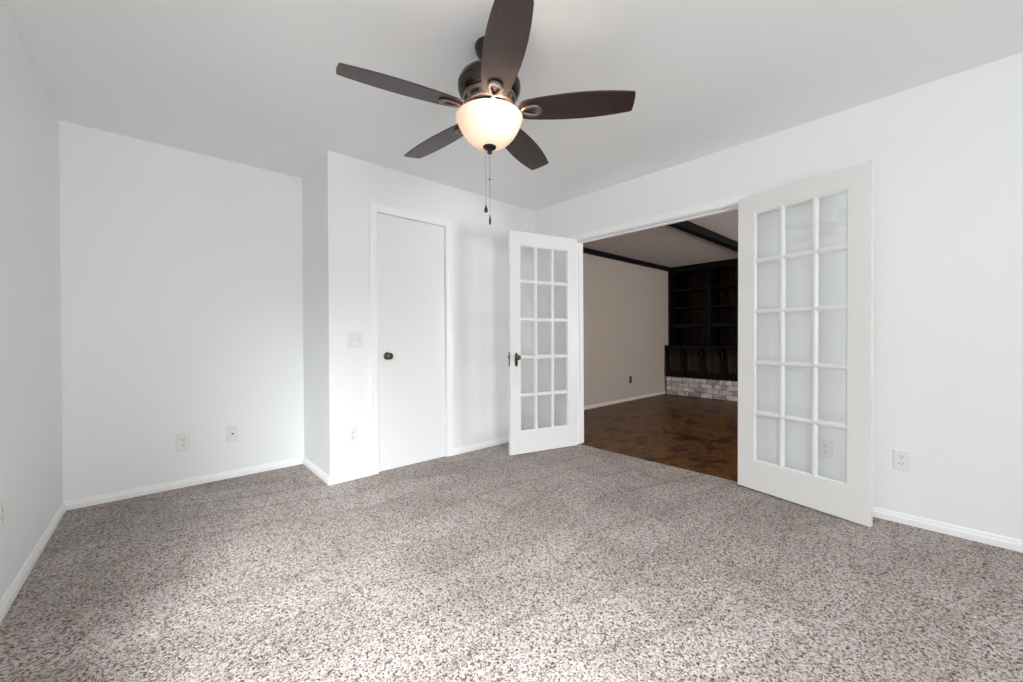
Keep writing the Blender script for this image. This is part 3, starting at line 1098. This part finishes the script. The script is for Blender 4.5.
def arch_door_bm(wd, ht):
    """frame with an arched opening; local y across, z up, front towards -x"""
    bm = bmesh.new()
    t0, t1 = 0.0, 0.020
    st = 0.042
    w2 = wd / 2
    iw = w2 - st
    spring, rise = ht * 0.66, ht * 0.19
    arch = [(-iw, st + 0.01), (iw, st + 0.01), (iw, spring)]
    n = 16
    for k in range(1, n):
        t = math.pi * k / n
        arch.append((iw * math.cos(t), spring + rise * math.sin(t)))
    arch.append((-iw, spring))
    # ring between the outer rectangle and the arch, built as quads
    outer_pts = []
    for (y, z) in arch:
        if z <= st + 0.011:
            outer_pts.append((math.copysign(w2, y), 0.0))
        elif z <= spring + 1e-6:
            outer_pts.append((math.copysign(w2, y), z))
        else:
            outer_pts.append((w2 * y / iw, ht))
    m = len(arch)
    rows = []
    for (a, b) in zip(arch, outer_pts):
        rows.append([bm.verts.new((t0, b[0], b[1])), bm.verts.new((t0, a[0], a[1])), bm.verts.new((t1, a[0], a[1])), bm.verts.new((t1, b[0], b[1]))])
    for i in range(m):
        A_, B_ = rows[i], rows[(i + 1) % m]
        for j in range(3):
            bm.faces.new((A_[j], B_[j], B_[j + 1], A_[j + 1]))
        bm.faces.new((A_[3], B_[3], B_[0], A_[0]))
    # corner fillers at the top
    for sgn in (-1, 1):
        tri = [(sgn * w2, spring), (sgn * w2, ht), (outer_pts[3][0] if sgn > 0 else outer_pts[-2][0], ht)]
        box(bm, (t0, min(sgn * w2, sgn * iw), spring), (t1, max(sgn * w2, sgn * iw), ht))
    return bm, arch


def arch_panel_bm(arch, ht):
    bm = bmesh.new()
    cy_, cz_ = 0.0, ht * 0.45
    layers = ((0.014, 1.02), (0.013, 0.94), (0.005, 0.80))
    rings = []
    for x, s in layers:
        rings.append([bm.verts.new((x, y * s, cz_ + (z - cz_) * s)) for y, z in arch])
    m = len(arch)
    for a, b in zip(rings[:-1], rings[1:]):
        for i in range(m):
            bm.faces.new((a[i], a[(i + 1) % m], b[(i + 1) % m], b[i]))
    bm.faces.new(rings[-1])
    return bm


bounds = [3.645, 3.318, 2.990, 2.645, 2.300, 1.960, 1.620, 1.285, 0.965]
dz0, dht = 0.052, CB1 - CB0 - 0.035 - 0.052 - 0.018
for a, b in zip(bounds[:-1], bounds[1:]):
    wd = a - b - 0.018
    bmd, arch = arch_door_bm(wd, dht)
    dr = link('door', bmd, M_DARKWOOD, cab, bevel=0.003)
    dr.location = (-0.008, (a + b) / 2 - yc, dz0)
    link('raised_panel', arch_panel_bm(arch, dht), M_PANELWOOD, dr)
    for z in (0.08, dht - 0.08):
        bm = bmesh.new()
        tube(bm, [(-0.002, -wd / 2 - 0.004, z - 0.028), (-0.002, -wd / 2 - 0.004, z + 0.028)], 0.005, 8)
        link('hinge', bm, M_KNOB, dr)

# built-in: bookcase above
bkx = 7.30
bk = empty('bookcase', (bkx, yc, CB1))
tag(bk, 'tall dark built-in bookcase reaching the far room ceiling, above the cabinets', 'bookcase')
BH = DCH - CB1 - 0.001
BD = DX_1 - bkx - 0.012
bm = bmesh.new()
box(bm, (BD - 0.02, HY0 - yc, 0), (BD, HY1 + 0.022 - yc, BH))
for k in range(int((HY1 - HY0) / 0.14)):
    y = HY0 - yc + k * 0.14
    box(bm, (BD - 0.026, y + 0.004, 0.01), (BD - 0.019, y + 0.136, BH - 0.01))
link('back_panel', bm, M_PANELWOOD, bk)
ups = [HY1 + 0.010, 2.935, 2.245, 1.60, 0.965]
for y in ups:
    bm = bmesh.new()
    box(bm, (0.0, y - yc - 0.014, 0), (BD - 0.027, y - yc + 0.014, BH))
    box(bm, (-0.012, y - yc - 0.030, 0), (0.0, y - yc + (0.030 if y < 3.6 else 0.012), BH))
    link('upright', bm, M_DARKWOOD, bk)
for i, (za, zb) in enumerate(((1.235, 1.300), (1.585, 1.610), (1.925, 1.950))):
    for ya, yb in zip(ups[:-1], ups[1:]):
        bm = bmesh.new()
        box(bm, (0.002 if i == 0 else 0.03, yb + 0.015 - yc, za - CB1), (BD - 0.027, ya - 0.015 - yc, zb - CB1))
        link('shelf', bm, M_DARKWOOD, bk)
bm = bmesh.new()
box(bm, (-0.016, HY0 - yc, BH - 0.115), (0.012, HY1 + 0.022 - yc, BH))
link('valance', bm, M_DARKWOOD, bk, bevel=0.003)

# ------------------------------------------------------------------ windows behind the camera and in the den


def window(name, wd, ht, origin, ang, depth):
    """local x along the wall, y out of the room; sash frame with two lights and glass"""
    bm = bmesh.new()
    f_ = 0.05
    y0, y1 = depth - 0.06, depth - 0.01
    for a, b in (((0, 0), (f_, ht)), ((wd - f_, 0), (wd, ht)), ((f_, 0), (wd - f_, f_)), ((f_, ht - f_), (wd - f_, ht)), ((wd / 2 - 0.02, f_), (wd / 2 + 0.02, ht - f_))):
        box(bm, (a[0], y0, a[1]), (b[0], y1, b[1]))
    o = struct(link(name, bm, M_TRIM, bevel=0.003))
    place(o, origin, ang)
    bm = bmesh.new()
    box(bm, (f_, y0 + 0.02, f_), (wd - f_, y0 + 0.024, ht - f_))
    link('window_glass', bm, M_GLASS, o)
    bm = bmesh.new()
    box(bm, (-0.04, -0.035, -0.025), (wd + 0.04, y0, 0.0))
    link('window_sill', bm, M_TRIM, o, bevel=0.004)
    return o


la = math.atan2((A - L_end).y, (A - L_end).x)
lu = (A - L_end).normalized()
window('window_1', 2.40, 1.30, (*(L_end + lu * 1.20), 0.72), la, 0.16)
window('window_rear_fill', 1.60, 1.40, (R_end.x + 0.12 - 2.05, YB, 0.66), math.pi, 0.16)  # unseen rear window, added to let in the general fill light
window('window_3', 1.70, 1.60, (DX_1 - 1.35, DY0, 0.45), math.pi, 0.14)
